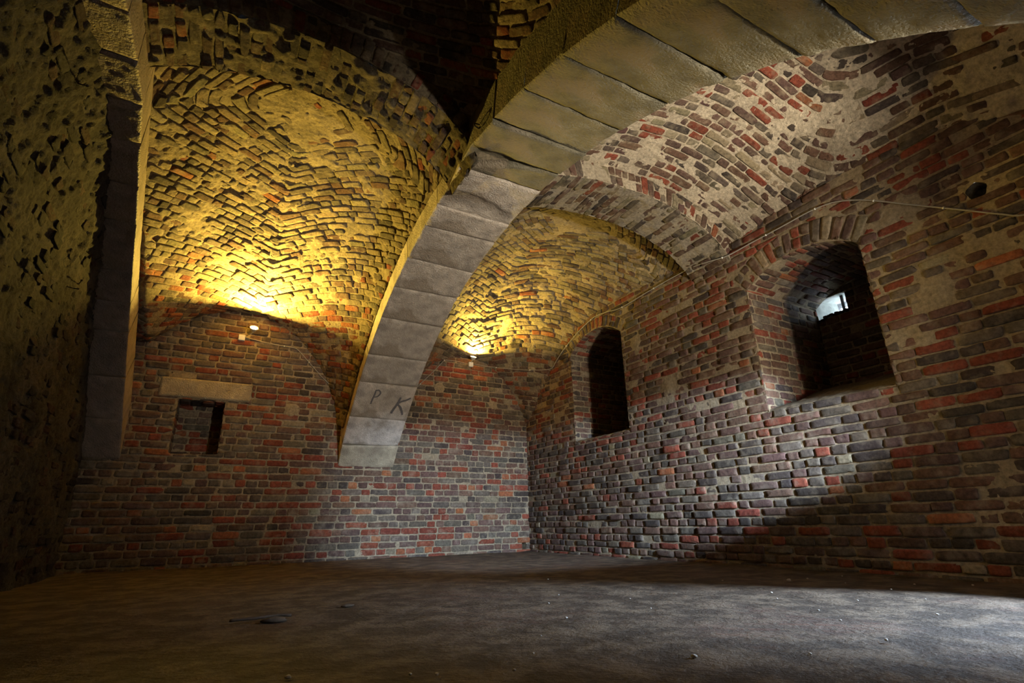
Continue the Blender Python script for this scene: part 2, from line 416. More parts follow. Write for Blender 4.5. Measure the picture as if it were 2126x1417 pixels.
def lay_mortar(mb, S, a, b, mask, amp=0.005, ea=0.004, eb=0.004, smear=None, seed=3, col=MORTAR, periodic=False, base=0.0, coltex=0.12, lump=0.0):
    A, Bg = np.meshgrid(a, b, indexing='ij')
    ok = mask(A, Bg); na, nb = A.shape
    A2, B2 = A.copy(), Bg.copy(); touched = ok.copy()
    for di, dj in ((1, 0), (-1, 0), (0, 1), (0, -1), (1, 1), (-1, -1), (1, -1), (-1, 1)):
        ii = np.clip(np.arange(na)[:, None] + di, 0, na - 1); jj = np.clip(np.arange(nb)[None] + dj, 0, nb - 1)
        nk = ok[ii, jj] & ~touched
        if not nk.any(): continue
        I, J = np.where(nk); Ia = np.clip(I + di, 0, na - 1); Jb = np.clip(J + dj, 0, nb - 1)
        xin, yin = A[Ia, Jb], Bg[Ia, Jb]; xo, yo = A[I, J], Bg[I, J]
        lo = np.zeros(len(I)); hi = np.ones(len(I))
        for _ in range(10):
            m = (lo + hi) / 2; g = mask(xin + (xo - xin) * m, yin + (yo - yin) * m); lo = np.where(g, m, lo); hi = np.where(g, hi, m)
        A2[I, J] = xin + (xo - xin) * lo; B2[I, J] = yin + (yo - yin) * lo; touched[I, J] = True
    P, N = S(A2, B2, ea, eb)
    h = base + amp * fbm(P, 22, seed, 3) + amp * 0.8 * vnoise(P, 5, seed + 9)
    if lump: h = h + lump * np.maximum(fbm(P, 7, seed + 31, 3) - 0.05, 0)
    if smear is not None: h = h + smear(A2, B2)
    V = P + N * h[..., None]
    F = grid_faces(na, nb); g = touched.ravel()[F].all(1)
    any_in = ok.ravel()[F].any(1)
    tone = 1 + coltex * fbm(P, 3, seed + 77, 4)[..., None] * 2
    C = np.clip(np.array(col) * tone, 0.01, 1)
    mb.add(V.reshape(-1, 3), F[g & any_in], None, C.reshape(-1, 3))

def rows(rng, a0, a1, b0, b1, pitch, joint=0.014, L=0.275, Hd=0.13, pattern='mix', sa=1.0, sb=1.0, sag=0.0):
    out = []; b = b0; r = 0
    while b < b1:
        ph = pitch * (1 + rng.normal(0, 0.03)); a = a0 - rng.random() * L
        stretch = (r % 2 == 0)
        while a < a1:
            if pattern == 'mix': l = (L if rng.random() < (0.75 if stretch else 0.25) else Hd) * (1 + rng.normal(0, 0.05))
            else: l = L * (1 + rng.normal(0, 0.05))
            hh = (ph - joint) / 2 * (1 + rng.normal(0, 0.05))
            out.append((a + l / 2, b + ph / 2 + rng.normal(0, 0.0025), l / 2, hh, sa, sb)); a += l + joint * (1 + rng.normal(0, 0.35))
        b += ph; r += 1
    return np.array(out)
always = lambda a, b: np.ones(np.broadcast(a, b).shape, bool)
def plane_map(o, da, db):
    o, da, db = map(lambda v: np.array(v, float), (o, da, db))
    return lambda a, b: o + np.asarray(a)[..., None] * da + np.asarray(b)[..., None] * db
def brick_panel(mb, mapf, ref, a0, a1, b0, b1, rng, weights, mask=always, pitch=0.088, cell=0.02, amp=0.004, relief=0.008, relief_sd=0.003, smear=None, tint=None, seed=3, **kw):
    S = surf(mapf, lambda P: np.array(ref, float))
    inb = lambda a, b: mask(a, b) & (a >= a0 - 1e-6) & (a <= a1 + 1e-6) & (b >= b0 - 1e-6) & (b <= b1 + 1e-6)
    bl = rows(rng, a0, a1, b0, b1, pitch)
    lay_bricks(mb, S, bl, inb, rng, weights, relief, relief_sd, tint=tint, **kw)
    na = max(2, int((a1 - a0) / cell) + 1); nb = max(2, int((b1 - b0) / cell) + 1)
    lay_mortar(mb, S, np.linspace(a0, a1, na), np.linspace(b0, b1, nb), inb, amp, smear=smear, seed=seed)

# ---------------------------------------------------------------- outer shell and floor
f = MB()
xs = np.arange(-1.75, 7.0, 0.05); ys = np.arange(-1.9, 8.5, 0.05)
X, Y = np.meshgrid(xs, ys, indexing='ij'); P0 = np.stack([X, Y, X * 0], -1)
edge = np.exp(-np.abs(YB - Y) / 0.12) * 0.02 + np.exp(-np.abs(XR - X) / 0.12) * 0.02
Z = 0.010 * fbm(P0, 1.3, 11, 3) + 0.004 * fbm(P0, 7, 12, 3) + edge - 0.004
f.add(np.stack([X, Y, Z], -1).reshape(-1, 3), grid_faces(len(xs), len(ys)), None, (0.2, 0.16, 0.12))
f.build('floor', M_FLOOR, kind='structure', label='dusty worn brown floor of the cellar')

# ---------------------------------------------------------------- back wall
rng = np.random.default_rng(7)
NX0, NX1, NZ0, NZ1 = -0.54, 0.01, 1.37, 2.08
LX0, LX1, LZ0, LZ1 = -0.77, 0.31, 2.10, 2.36
def inrect(a, b, x0, x1, z0, z1): return (a > x0) & (a < x1) & (b > z0) & (b < z1)
def mask_back(a, b):
    return ~(inrect(a, b, NX0, NX1, NZ0, NZ1) | inrect(a, b, LX0, LX1, LZ0, LZ1) | inrect(a, b, 4.62, 4.70, 0.03, 0.20))
def w_back(a, b):
    W = np.tile(W_BACK, (len(a), 1)).astype(float)
    low = np.clip((1.35 - b) / 0.3, 0, 1); W[:, 3] *= 1 + 1.1 * low; W[:, 5] *= 1 + 0.6 * low
    P = np.stack([a, b, a * 0], -1); W[:, 3] *= np.clip(1 + 1.6 * vnoise(P, 1.3, 4), 0.25, 3)
    up = np.clip((b - 2.2) / 0.5, 0, 1); W[:, 1] *= 1 + up; W[:, 6] *= 1 + up * 1.5
    return W
def smear_pts(L):
    def s(a, b):
        h = 0
        for (x, z, r, k) in L: h = h + k * np.exp(-(((a - x)**2 + (b - z)**2) / r**2)**2)
        return h
    return s
mb = MB()
bm_map = plane_map((0, YB, 0), (1, 0, 0), (0, 0, 1))
brick_panel(mb, bm_map, (1, 0, 1), -1.6, 4.9, -0.04, 3.7, rng, w_back, mask_back, pitch=0.092, cell=0.018,
            smear=smear_pts([(0.86, 2.05, 0.11, 0.016), (3.1, 2.6, 0.1, 0.014), (2.5, 1.9, 0.07, 0.01), (4.1, 2.4, 0.1, 0.014)]))
# niche lining
ND = 0.42
brick_panel(mb, plane_map((0, YB + ND, 0), (1, 0, 0), (0, 0, 1)), (0, 1, 1.7), NX0, NX1, NZ0, NZ1, rng, W_BACK, pitch=0.092, seed=8)
brick_panel(mb, plane_map((NX0, YB, 0), (0, 1, 0), (0, 0, 1)), (0, YB + .2, 1.7), 0, ND, NZ0, NZ1, rng, W_BACK, pitch=0.092, seed=9)
brick_panel(mb, plane_map((NX1, YB, 0), (0, 1, 0), (0, 0, 1)), (-.3, YB + .2, 1.7), 0, ND, NZ0, NZ1, rng, W_BACK, pitch=0.092, seed=10)
brick_panel(mb, plane_map((NX0, YB, NZ0), (0, 1, 0), (1, 0, 0)), (-.3, YB + .2, 1.7), 0, ND, 0, NX1 - NX0, rng, W_BACK, pitch=0.14, seed=11)
brick_panel(mb, plane_map((NX0, YB, NZ1), (0, 1, 0), (1, 0, 0)), (-.3, YB + .2, 1.7), 0, ND, 0, NX1 - NX0, rng, W_BACK, pitch=0.14, seed=12)
# small drain recess at the foot of the wall by the corner
for (o_, da, db, l, r_) in (((4.62, YB, 0.0), (0, 1, 0), (0, 0, 1), 0.2, (4.66, YB + .1, .1)), ((4.70, YB, 0.0), (0, 1, 0), (0, 0, 1), 0.2, (4.66, YB + .1, .1)),
                     ((4.60, YB + 0.2, 0.0), (1, 0, 0), (0, 0, 1), 0.12, (4.66, YB, .1))):
    lay_mortar(mb, surf(plane_map(o_, da, db), lambda P, r_=r_: np.array(r_, float)), np.linspace(0, l, 6), np.linspace(0, 0.22, 8), always, 0.003)
lay_mortar(mb, surf(plane_map((4.60, YB - .01, 0.20), (1, 0, 0), (0, 1, 0)), lambda P: np.array((4.66, YB, 0.0))), np.linspace(0, .12, 5), np.linspace(0, .21, 6), always, 0.002)
mb.build('wall_back', M_BRICK, kind='structure', label='red and grey brick back wall with the small square niche')

# ---------------------------------------------------------------- right wall with two arched embrasures
rng = np.random.default_rng(21)
WIN = {1: dict(y0=5.28, y1=6.50, z0=1.60, zs=3.00, zc=3.23, ring=0.17), 2: dict(y0=2.06, y1=3.23, z0=1.46, zs=2.78, zc=2.98, ring=0.24)}
def arch_z(W, y, off=0.0):
    c = (W['y0'] + W['y1']) / 2; a = (W['y1'] - W['y0']) / 2; h = W['zc'] - W['zs']
    R = (a * a + h * h) / (2 * h); cz = W['zc'] - R
    return cz + np.sqrt(np.maximum((R + off)**2 - (y - c)**2, 0))
def in_win(W, y, z, off=0.0):
    c = (W['y0'] + W['y1']) / 2; a = (W['y1'] - W['y0']) / 2; h = W['zc'] - W['zs']; R = (a * a + h * h) / (2 * h); cz = W['zc'] - R
    body = (y > W['y0']) & (y < W['y1']) & (z > W['z0']) & (z < arch_z(W, y))
    if off <= 0: return body
    th = math.asin(a / R); ang = np.arctan2(y - c, z - cz); rr = np.hypot(y - c, z - cz)
    ring = (np.abs(ang) < th * 1.02) & (rr < R + off) & (rr > R - 0.02)
    return body | ring
W3 = (-0.36, 0.55, 1.28, 2.15)
HOLE = (1.19, 2.775, 0.065)
def mask_right(a, b):
    m = ~(in_win(WIN[1], a, b, WIN[1]['ring']) | in_win(WIN[2], a, b, WIN[2]['ring']))
    m &= ~inrect(a, b, *W3)
    return m & (np.hypot(a - HOLE[0], b - HOLE[1]) > HOLE[2] * (1 + 0.07 * np.sin(5 * np.arctan2(b - HOLE[1], a - HOLE[0]))))
def w_right(a, b):
    W = np.tile(W_RIGHT, (len(a), 1)).astype(float)
    low = np.clip((1.5 - b) / 0.3, 0, 1)
    W[:, 0] *= 1 + 0.8 * low; W[:, 1] *= 1 + low; W[:, 5] *= 1 + 0.6 * low
    foot = np.clip((0.55 - b) / 0.3, 0, 1); W[:, 3] *= 1 + 1.2 * foot
    up = 1 - low; W[:, 3] *= 1 + 0.8 * up; W[:, 2] *= 1 + .6 * up
    return W
def s_right(a, b):
    P = np.stack([np.asarray(a) * 1.0, np.asarray(b) * 1.0, np.asarray(a) * 0], -1)
    up = np.clip((b - 1.5) / 0.15, 0, 1)
    return 0.004 * up + 0.016 * up * np.maximum(fbm(P, 4.5, 61, 3) - 0.1, 0) + smear_pts([(4.55, 2.0, 0.11, 0.014), (1.62, 2.15, 0.14, 0.016), (0.95, 2.25, 0.12, .012), (5.0, 2.75, .1, .012)])(a, b)
mb = MB()
rm = plane_map((XR, 0, 0), (0, 1, 0), (0, 0, 1))
brick_panel(mb, rm, (1, 3, 1), -0.6, YB + 0.06, -0.04, 3.75, rng, w_right, mask_right, pitch=0.0835, cell=0.018, smear=s_right, relief=0.012, relief_sd=0.0055, jitter=0.0045)
a_ = np.linspace(0, 2 * np.pi, 17); hm = MB()
for r0, r1, x0, x1 in ((0.07, 0.055, XR, XR + 0.12), (0.055, 0.0, XR + 0.12, XR + 0.14)):
    V = []
    for (r, x) in ((r0, x0), (r1, x1)):
        V.append(np.stack([np.full(17, x), HOLE[0] + r * np.cos(a_) * 1.1, HOLE[1] + r * np.sin(a_)], -1))
    mb.add(np.concatenate(V), [(i, i + 1, 18 + i, 17 + i) for i in range(16)], None, MORTAR * 0.4)
for yj in (W3[0], W3[1]):
    brick_panel(mb, plane_map((XR, yj, W3[2]), (1, 0, 0), (0, 0, 1)), (XR + .3, 0.05, 1.9), 0, 0.6, 0, W3[3] - W3[2], rng, W_RIGHT, cell=0.05)
for zj in (W3[2], W3[3]):
    brick_panel(mb, plane_map((XR, W3[0], zj), (1, 0, 0), (0, 1, 0)), (XR + .3, 0.05, 1.9), 0, 0.6, 0, W3[1] - W3[0], rng, W_RIGHT, cell=0.05)
wall_right = mb.build('wall_right', M_BRICK, kind='structure', label='dark brick right wall with two arched window recesses')

def embrasure(k, name, depth, sill_rise, opening=None, label=''):
    W = WIN[k]; rng = np.random.default_rng(40 + k)
    mb = MB(); yc = (W['y0'] + W['y1']) / 2; zc = (W['z0'] + W['zs']) / 2; ref = (XR + depth / 2, yc, zc)
    a = (W['y1'] - W['y0']) / 2; h = W['zc'] - W['zs']; R = (a * a + h * h) / (2 * h); cz = W['zc'] - R; th = math.asin(a / R)
    # jambs
    for yj in (W['y0'], W['y1']):
        brick_panel(mb, plane_map((XR, yj, 0), (1, 0, 0), (0, 0, 1)), ref, -0.008, depth, W['z0'] - 0.02, W['zs'] + 0.01, rng, W_RIGHT, pitch=0.0835)
    # segmental soffit
    amap = lambda u, v: np.stack([XR + np.asarray(v) + np.asarray(u) * 0, yc + R * np.sin(np.asarray(u) / R), cz + R * np.cos(np.asarray(u) / R)], -1)
    S = surf(amap, lambda P: np.array(ref))
    bl = rows(rng, 0, depth, -R * th, R * th, 0.078)
    bl = bl[:, [1, 0, 3, 2, 4, 5]]
    inb = lambda u, v: (np.abs(u) <= R * th + 1e-4) & (v >= -0.004) & (v <= depth)
    lay_bricks(mb, S, bl, inb, rng, W_RIGHT, 0.006, 0.006)
    lay_mortar(mb, S, np.linspace(-R * th, R * th, 60), np.linspace(0, depth, 50), inb, 0.006)
    # back of the recess
    def mk(y, z):
        m = (z <= arch_z(W, y) + 0.01)
        if opening: m &= ~inrect(y, z, *opening)
        return m
    brick_panel(mb, plane_map((XR + depth, 0, 0), (0, 1, 0), (0, 0, 1)), (XR, yc, zc), W['y0'], W['y1'], W['z0'], W['zc'] + 0.01, rng, W_RIGHT, mk, pitch=0.0835)
    o = mb.build(name, M_BRICK, kind='structure', label=label)
    # voussoir ring on the wall face
    mb = MB()
    rmap = lambda u, v: np.stack([XR + np.asarray(u) * 0, yc + (R + np.asarray(v)) * np.sin(np.asarray(u) / R), cz + (R + np.asarray(v)) * np.cos(np.asarray(u) / R)], -1)
    S = surf(rmap, lambda P: np.array((0, yc, 2.0))); ring = W['ring']
    n = int(2 * R * th / 0.088); bl = []
    for i in range(n):
        u = -R * th + (i + 0.5) * 2 * R * th / n; w_ = R * th / n
        if rng.random() < 0.75: bl.append((u, ring / 2 + rng.normal(0, 0.004), w_ - 0.009, ring / 2 - 0.006, 1.05, 1))
        else:
            bl.append((u, ring * .25, w_ - 0.009, ring / 4 - 0.008, 1.05, 1)); bl.append((u, ring * .75, w_ - 0.009, ring / 4 - 0.008, 1.05, 1))
    lay_bricks(mb, S, bl, always, rng, [1.5, 1.5, 2.5, 1.5, 0.2, 2, 1], 0.011, 0.004)
    lay_mortar(mb, S, np.linspace(-R * th * 1.02, R * th * 1.02, 80), np.linspace(-0.004, ring + 0.01, 16), always, 0.005, base=0.001)
    mb.build('voussoir_ring', M_BRICK, o)
    # sloped smeared sill
    mb = MB()
    smap = lambda u, v: np.stack([XR - 0.012 + np.asarray(u), np.asarray(v), W['z0'] - 0.03 * np.exp(-np.asarray(u) / 0.02) + sill_rise * np.clip(np.asarray(u), 0, None) + 0.01], -1)
    S = surf(smap, lambda P: np.array((XR + .3, yc, 2.6)))
    lay_mortar(mb, S, np.linspace(0, depth + 0.02, 60), np.linspace(W['y0'] - 0.01, W['y1'] + 0.01, 60), always, 0.010, col=MORTAR * 0.62, lump=0.02)
    mb.build('sill', M_BRICK, o, label='sloping mortar-covered sill')
    return o
win1 = embrasure(1, 'window_1', 1.25, 0.20, None, 'dark arched window recess nearer the corner on the right wall')
OPN = (2.87, 3.215, 2.64, 2.875)
win2 = embrasure(2, 'window_2', 1.23, 0.30, OPN, 'arched window recess with the small bright daylight hole')
# the small daylight shaft
mb = MB(); x0 = XR + 1.23; x1 = x0 + 0.30
y0, y1, z0, z1 = OPN
def ragged(p, s, n=12): return p
for (o_, da, db, la, lb) in (((x0 - .01, y0, z0), (1, 0.10, 0.05), (0, 0, 1), 0.32, z1 - z0), ((x0 - .01, y1, z0), (1, -0.28, 0.05), (0, 0, 1), 0.32, z1 - z0),
                            ((x0 - .01, y0 - .02, z0), (1, 0, 0.05), (0, 1, 0), 0.32, y1 - y0 + .04), ((x0 - .01, y0 - .02, z1), (1, 0, 0.02), (0, 1, 0), 0.32, y1 - y0 + .04)):
    S = surf(plane_map(o_, da, db), lambda P: np.array((x0 + .15, (y0 + y1) / 2, (z0 + z1) / 2)))
    lay_mortar(mb, S, np.linspace(0, la, 18), np.linspace(0, lb, 16), always, 0.010, col=(0.6, 0.6, 0.56))
mb.build('daylight_shaft', M_LIME, win2, label='limewashed shaft letting daylight in')
mb = MB(); box(mb, (x0 + 0.07, y0 + 0.075, (z0 + z1) / 2 + 0.02), (0.014, 0.014, (z1 - z0) / 2 + 0.03), rot=None, bev=0.004)
mb.build('bar', M_BAR, win2, label='upright wooden bar in the daylight hole')
mb = MB(); r2 = np.random.default_rng(5)
for i in range(9):
    yy = y0 + 0.02 + i * 0.04 + r2.normal(0, .006)
    box(mb, (x0 + 0.0 + r2.normal(0, .01), yy, z0 + 0.008 + 0.012 * r2.random() - (0.03 if i > 6 else 0)), (0.03, 0.022, 0.014 + 0.010 * r2.random()), MORTAR * 0.3, bev=0.006)
mb.build('broken_edge', M_RUBBLE, win2, label='ragged broken brick edge of the daylight hole')

# ---------------------------------------------------------------- left wall
rng = np.random.default_rng(33)
mb = MB()
lm = lambda a, b: np.stack([wall_left_x(b) + 0 * np.asarray(a), np.asarray(a) + 0 * np.asarray(b), np.asarray(b) + 0 * np.asarray(a)], -1)
S = surf(lm, lambda P: np.array((2, 3, 1.5)))
bl = rows(rng, -0.6, 8.05, -0.04, 3.6, 0.09, joint=0.022, L=0.22, Hd=0.11)
bl[:, 1] += 0.02 * vnoise(np.c_[bl[:, 0], bl[:, 1], bl[:, 0] * 0], 2.5, 3)
inb = lambda a, b: (a > -0.6) & (a < 8.05) & (b > -0.05) & (b < 3.6)
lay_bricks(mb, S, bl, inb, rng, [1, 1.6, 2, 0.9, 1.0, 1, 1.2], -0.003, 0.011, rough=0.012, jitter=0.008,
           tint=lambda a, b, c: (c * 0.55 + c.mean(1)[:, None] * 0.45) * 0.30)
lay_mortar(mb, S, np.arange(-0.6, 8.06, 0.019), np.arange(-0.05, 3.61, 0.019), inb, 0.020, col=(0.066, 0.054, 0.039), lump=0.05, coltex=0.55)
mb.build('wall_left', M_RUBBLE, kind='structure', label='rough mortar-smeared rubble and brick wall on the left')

# ---------------------------------------------------------------- front wall (behind the camera) with two deep slots added to shape the light beams
mb = MB(); rng = np.random.default_rng(90)
OP = [(3.03, 3.46, 1.66, 1.87), (2.72, 3.37, 0.77, 1.62)]
def mf(a, b):
    m = np.ones(np.broadcast(a, b).shape, bool)
    for q in OP: m &= ~inrect(a, b, *q)
    return m
brick_panel(mb, plane_map((0, YF, 0), (1, 0, 0), (0, 0, 1)), (1, 3, 1), -1.6, 4.9, -0.04, 3.7, rng, W_BACK, mf, pitch=0.092, cell=0.04)
for (xa, xb, za, zb) in OP:
    c = ((xa + xb) / 2, YF - .3, (za + zb) / 2); d = 0.62
    for o_, da in (((xa, YF, za), (0, 0, 1)), ((xb, YF, za), (0, 0, 1))):
        brick_panel(mb, plane_map(o_, (0, -1, 0), da), c, 0, d, 0, zb - za, rng, W_BACK, cell=0.05)
    for zz in (za, zb):
        brick_panel(mb, plane_map((xa, YF, zz), (0, -1, 0), (1, 0, 0)), c, 0, d, 0, xb - xa, rng, W_BACK, cell=0.05)
mb.build('wall_front', M_BRICK, kind='structure', label='brick wall behind the camera with two slots added to shape the daylight')

# ---------------------------------------------------------------- cross arch curves and vault sails
def T_right(x):
    a = 3.0 + 0.68 * np.sqrt(np.clip(1 - ((x - 3.5) / 1.33)**2, 0.0, 1)); b = 3.34 + 0.34 * np.sqrt(np.clip(1 - ((x - 3.5) / 1.3)**2, 0.0, 1))
    return np.where(x > 3.5, a, b)
def T_left(x): return 3.28 + 0.74 * np.sqrt(np.clip(1 - ((x - 0.22) / 1.40)**2, 0.0, 1))
def S_rib(t, d=0.25):        # t: 0 at end wall .. 1 at the cross arch
    y = YB - t * (YB - TY1)
    return prof(y, d) + 0.32 * np.exp(-t * 4.03 / 0.35) + 0.02
WT = np.array([-0.02, 0, .05, .156, .27, .42, .56, .71, .86, 1.0, 1.02]); WZ = np.array([1.9, 2.02, 2.15, 2.66, 3.02, 3.37, 3.47, 3.50, 3.46, 3.40, 3.40])
def W_rt(t): return np.interp(t, WT, WZ)
def B_arch(x, c, a, h=1.87): return 1.35 + h * np.sqrt(np.clip(1 - ((x - c) / a)**2, 0.02, 1))
def coons(x, y, bay):
    x0, x1, back, cross, s0, s1, ywall, ycross = bay
    u = np.clip((x - x0) / (x1 - x0), 0, 1); t = np.clip((y - ywall) / (ycross - ywall), 0, 1)
    xc = x0 + u * (x1 - x0)
    Bz, Tz = back(xc), cross(xc); L0, L1 = s0(t), s1(t)
    c00, c10, c01, c11 = back(np.array(x0)), back(np.array(x1)), cross(np.array(x0)), cross(np.array(x1))
    L0 = L0 + (c00 - s0(0.0)) * (1 - t)**4 + (c01 - s0(1.0)) * t**4
    L1 = L1 + (c10 - s1(0.0)) * (1 - t)**4 + (c11 - s1(1.0)) * t**4
    lin = (1 - t) * Bz + t * Tz + (1 - u) * L0 + u * L1
    bil = (1 - u) * (1 - t) * c00 + u * (1 - t) * c10 + (1 - u) * t * c01 + u * t * c11
    # corner heights of the side curves differ a little from the end curves: blend them in
    return lin - bil + 0.10 * np.sin(np.pi * u) * np.sin(np.pi * t)
S_l = lambda t: S_rib(t)
BAYS = {
 'far_left': (-0.97, R0X0, lambda x: B_arch(x, 0.08, 1.48, 2.06), lambda x: T_left(x) + 0.20, S_l, S_l, YB, TY1),
 'far_right': (R0X1, XR, lambda x: B_arch(x, 3.577, 1.30), lambda x: T_right(x) + 0.20, S_l, W_rt, YB, TY1),
 'near_left': (-0.97, R0X0, lambda x: B_arch(x, 0.08, 1.48, 2.06), lambda x: T_left(x) + 0.20, S_l, S_l, YF, TY0),
 'near_right': (R0X1, XR, lambda x: B_arch(x, 3.577, 1.30), lambda x: T_right(x) + 0.20, S_l, W_rt, YF, TY0)}
def build_sail(key, name, seed, label, lump=0.03, weights=W_VAULT, relief=0.006, mcol=VMORTAR, joint=0.009, mbase=-0.004, ctx=0.2, cyo=0.5, pw=2.0, cxo=0.5):
    bay = BAYS[key]; x0, x1, *_ , yw, yc_ = bay
    ylo, yhi = min(yw, yc_), max(yw, yc_); rng = np.random.default_rng(seed)
    cx, cy = x0 + (x1 - x0) * cxo, yw + (yc_ - yw) * cyo
    GT = lambda th: (np.abs(np.cos(th))**pw + np.abs(np.sin(th))**pw)**(1 / pw)
    TH = np.linspace(0, 2 * np.pi, 361); RR = np.linspace(0, 4.6, 460)
    px = cx + np.cos(TH)[:, None] * RR[None]; py = cy + np.sin(TH)[:, None] * RR[None]
    pz = coons(px, py, bay); P = np.stack([px, py, pz], -1)
    ds = np.linalg.norm(np.diff(P, axis=1), axis=2); s = np.concatenate([np.zeros((361, 1)), np.cumsum(ds, 1)], 1)
    SG = np.arange(0, 6.2, 0.01); RT = np.stack([np.interp(SG, s[i], RR) + np.maximum(SG - s[i, -1], 0) for i in range(361)])
    def r_of(th, sv):
        ft = (np.mod(th, 2 * np.pi)) / (2 * np.pi) * 360; i = np.clip(ft.astype(int), 0, 359); ft = ft - i
        fs = np.clip(sv / 0.01, 0, len(SG) - 1.001); j = fs.astype(int); fs = fs - j
        return (RT[i, j] * (1 - ft) + RT[i + 1, j] * ft) * (1 - fs) + (RT[i, j + 1] * (1 - ft) + RT[i + 1, j + 1] * ft) * fs
    def mapf(th, sv):
        th, sv = np.broadcast_arrays(np.asarray(th, float), np.asarray(sv, float))
        r = r_of(th, np.maximum(sv, 0) / GT(th)); x = cx + np.cos(th) * r; y = cy + np.sin(th) * r
        return np.stack([x, y, coons(x, y, bay)], -1)
    def mask(th, sv):
        th, sv = np.broadcast_arrays(np.asarray(th, float), np.asarray(sv, float))
        r = r_of(th, np.maximum(sv, 0) / GT(th)); x = cx + np.cos(th) * r; y = cy + np.sin(th) * r
        return (x > x0 - (0.12 if x0 < 0 else 0.03)) & (x < x1 + 0.03) & (y > ylo - 0.03) & (y < yhi + 0.03)
    S = surf(mapf, lambda P: np.array((cx, cy, 0.6)))
    bl = []; sv = 0.06; fine = np.linspace(0, 2 * np.pi, 721)
    while sv < 5.6:
        pitch = 0.079 * max(1.0, 2**(1 / pw - 0.5)) * (1 + rng.normal(0, 0.03)); sc_ = sv + pitch / 2
        Pr = mapf(fine, np.full(721, sc_)); dl = np.linalg.norm(np.diff(Pr, axis=0), axis=1); cl = np.concatenate([[0], np.cumsum(dl)])
        pos = rng.random() * 0.1
        while pos < cl[-1] - 0.1:
            l = (0.27 if rng.random() < 0.5 else 0.135) * (1 + rng.normal(0, 0.07))
            if sc_ < 0.4: l = min(l, 0.12)
            th = np.interp(pos + l / 2, cl, fine); k = min(int(th / (2 * np.pi) * 720), 719)
            bl.append((th, sc_ + rng.normal(0, 0.003), l / 2, (pitch - joint) / 2 * (1 + rng.normal(0, .06)), max(dl[k] / (fine[1]), 0.05), 1.0))
            pos += l + joint
        sv += pitch
    bl = np.array(bl)
    e1 = 0.004 / bl[:, 4]; Ta = (mapf(bl[:, 0] + e1, bl[:, 1]) - mapf(bl[:, 0] - e1, bl[:, 1])) / (2 * e1[:, None])
    Tb = (mapf(bl[:, 0], bl[:, 1] + .004) - mapf(bl[:, 0], bl[:, 1] - .004)) / .008
    la = np.linalg.norm(Ta, axis=1); dp = np.sum(Tb * Ta, 1) / la; pl = np.sqrt(np.maximum(np.sum(Tb * Tb, 1) - dp**2, 0.04))
    bl[:, 5] = pl; bl[:, 3] *= np.clip(pl, 0.4, 1.6); bl = np.c_[bl, -dp / (pl * la)]
    mm = mask(bl[:, 0], bl[:, 1]); r_ = mask(bl[:, 0] + bl[:, 2] / bl[:, 4], bl[:, 1]) | mask(bl[:, 0] - bl[:, 2] / bl[:, 4], bl[:, 1])
    bl = bl[mm | r_]
    def wfun(th, sv):
        P = mapf(th, sv); W = np.tile(weights, (len(P), 1)).astype(float)
        if key.startswith('far'):
            k = np.clip((3.55 - P[:, 2]) / 0.5, 0, 1) * np.clip(1 + 1.5 * vnoise(P, 1.6, 5), 0, 2)
            W[:, 4] += 3.0 * k; W[:, 3] += 1.5 * k; W[:, 2] += k
        return W
    sm = (lambda th, sv: 0.022 * np.exp(-(sv / 0.5)**2)) if key.startswith('far') else None
    mb = MB()
    lay_bricks(mb, S, bl, mask, rng, wfun, relief, 0.0055, gain=0.88, rough=0.007, jitter=0.0045)
    lay_mortar(mb, S, np.linspace(0, 2 * np.pi, 640), np.arange(0.0, 5.6, 0.019), mask, 0.008, ea=0.003, base=mbase, smear=sm, seed=seed, lump=lump, coltex=ctx, col=mcol)
    return mb.build(name, M_VAULT, kind='structure', label=label)
#SAILS
build_sail('far_left', 'ceiling', 51, 'yellow-lit brick vault sail above the left of the back wall', cyo=0.86, pw=1.13, ctx=0.38)
build_sail('far_right', 'ceiling', 52, 'brick vault sail above the back right corner', cyo=0.86, pw=1.13, ctx=0.38)
build_sail('near_left', 'ceiling', 53, 'dim brick vault sail overhead between the two stone arches', relief=0.010, lump=0.015, joint=0.015, weights=[2, 1.2, 2, 1.2, .1, 2.4, .5])
build_sail('near_right', 'ceiling', 54, 'pale mortar-covered brick vault sail above the right wall', relief=0.006, lump=0.034, joint=0.016, mbase=0.0, mcol=(0.54, 0.45, 0.32), weights=[0.8, 2.0, 2, 1.2, .2, 2.4, 1.6], pw=7.0, cxo=0.45, cyo=0.35)
# solid overburden above the vaults and masonry behind the wall faces (keeps daylight out)
mb = MB()
box(mb, (2.4, 3.7, 4.95), (4.6, 6.0, 0.10), (0.1, 0.1, 0.1))
mb.build('ceiling', M_RUBBLE, kind='structure', label='solid fill above the vaults')
mb = MB(); box(mb, (2.4, YB + 0.75, 2.4), (4.6, 0.12, 2.6), (0.1, 0.1, 0.1)); mb.build('trim_1', M_RUBBLE, kind='structure')
mb = MB(); box(mb, (-1.95, 3.7, 2.4), (0.25, 6.0, 2.6), (0.1, 0.1, 0.1)); mb.build('trim_2', M_RUBBLE, kind='structure')
mb = MB()
box(mb, (6.32, 1.75, 2.4), (0.28, 1.0, 2.6), (0.1, 0.1, 0.1))
box(mb, (6.32, 6.0, 2.4), (0.28, 2.76, 2.6), (0.1, 0.1, 0.1))
box(mb, (6.32, 3.0, 1.19), (0.28, 0.26, 1.41), (0.1, 0.1, 0.1))
box(mb, (6.32, 3.0, 3.96), (0.28, 0.26, 1.04), (0.1, 0.1, 0.1))
mb.build('trim_3', M_RUBBLE, kind='structure')

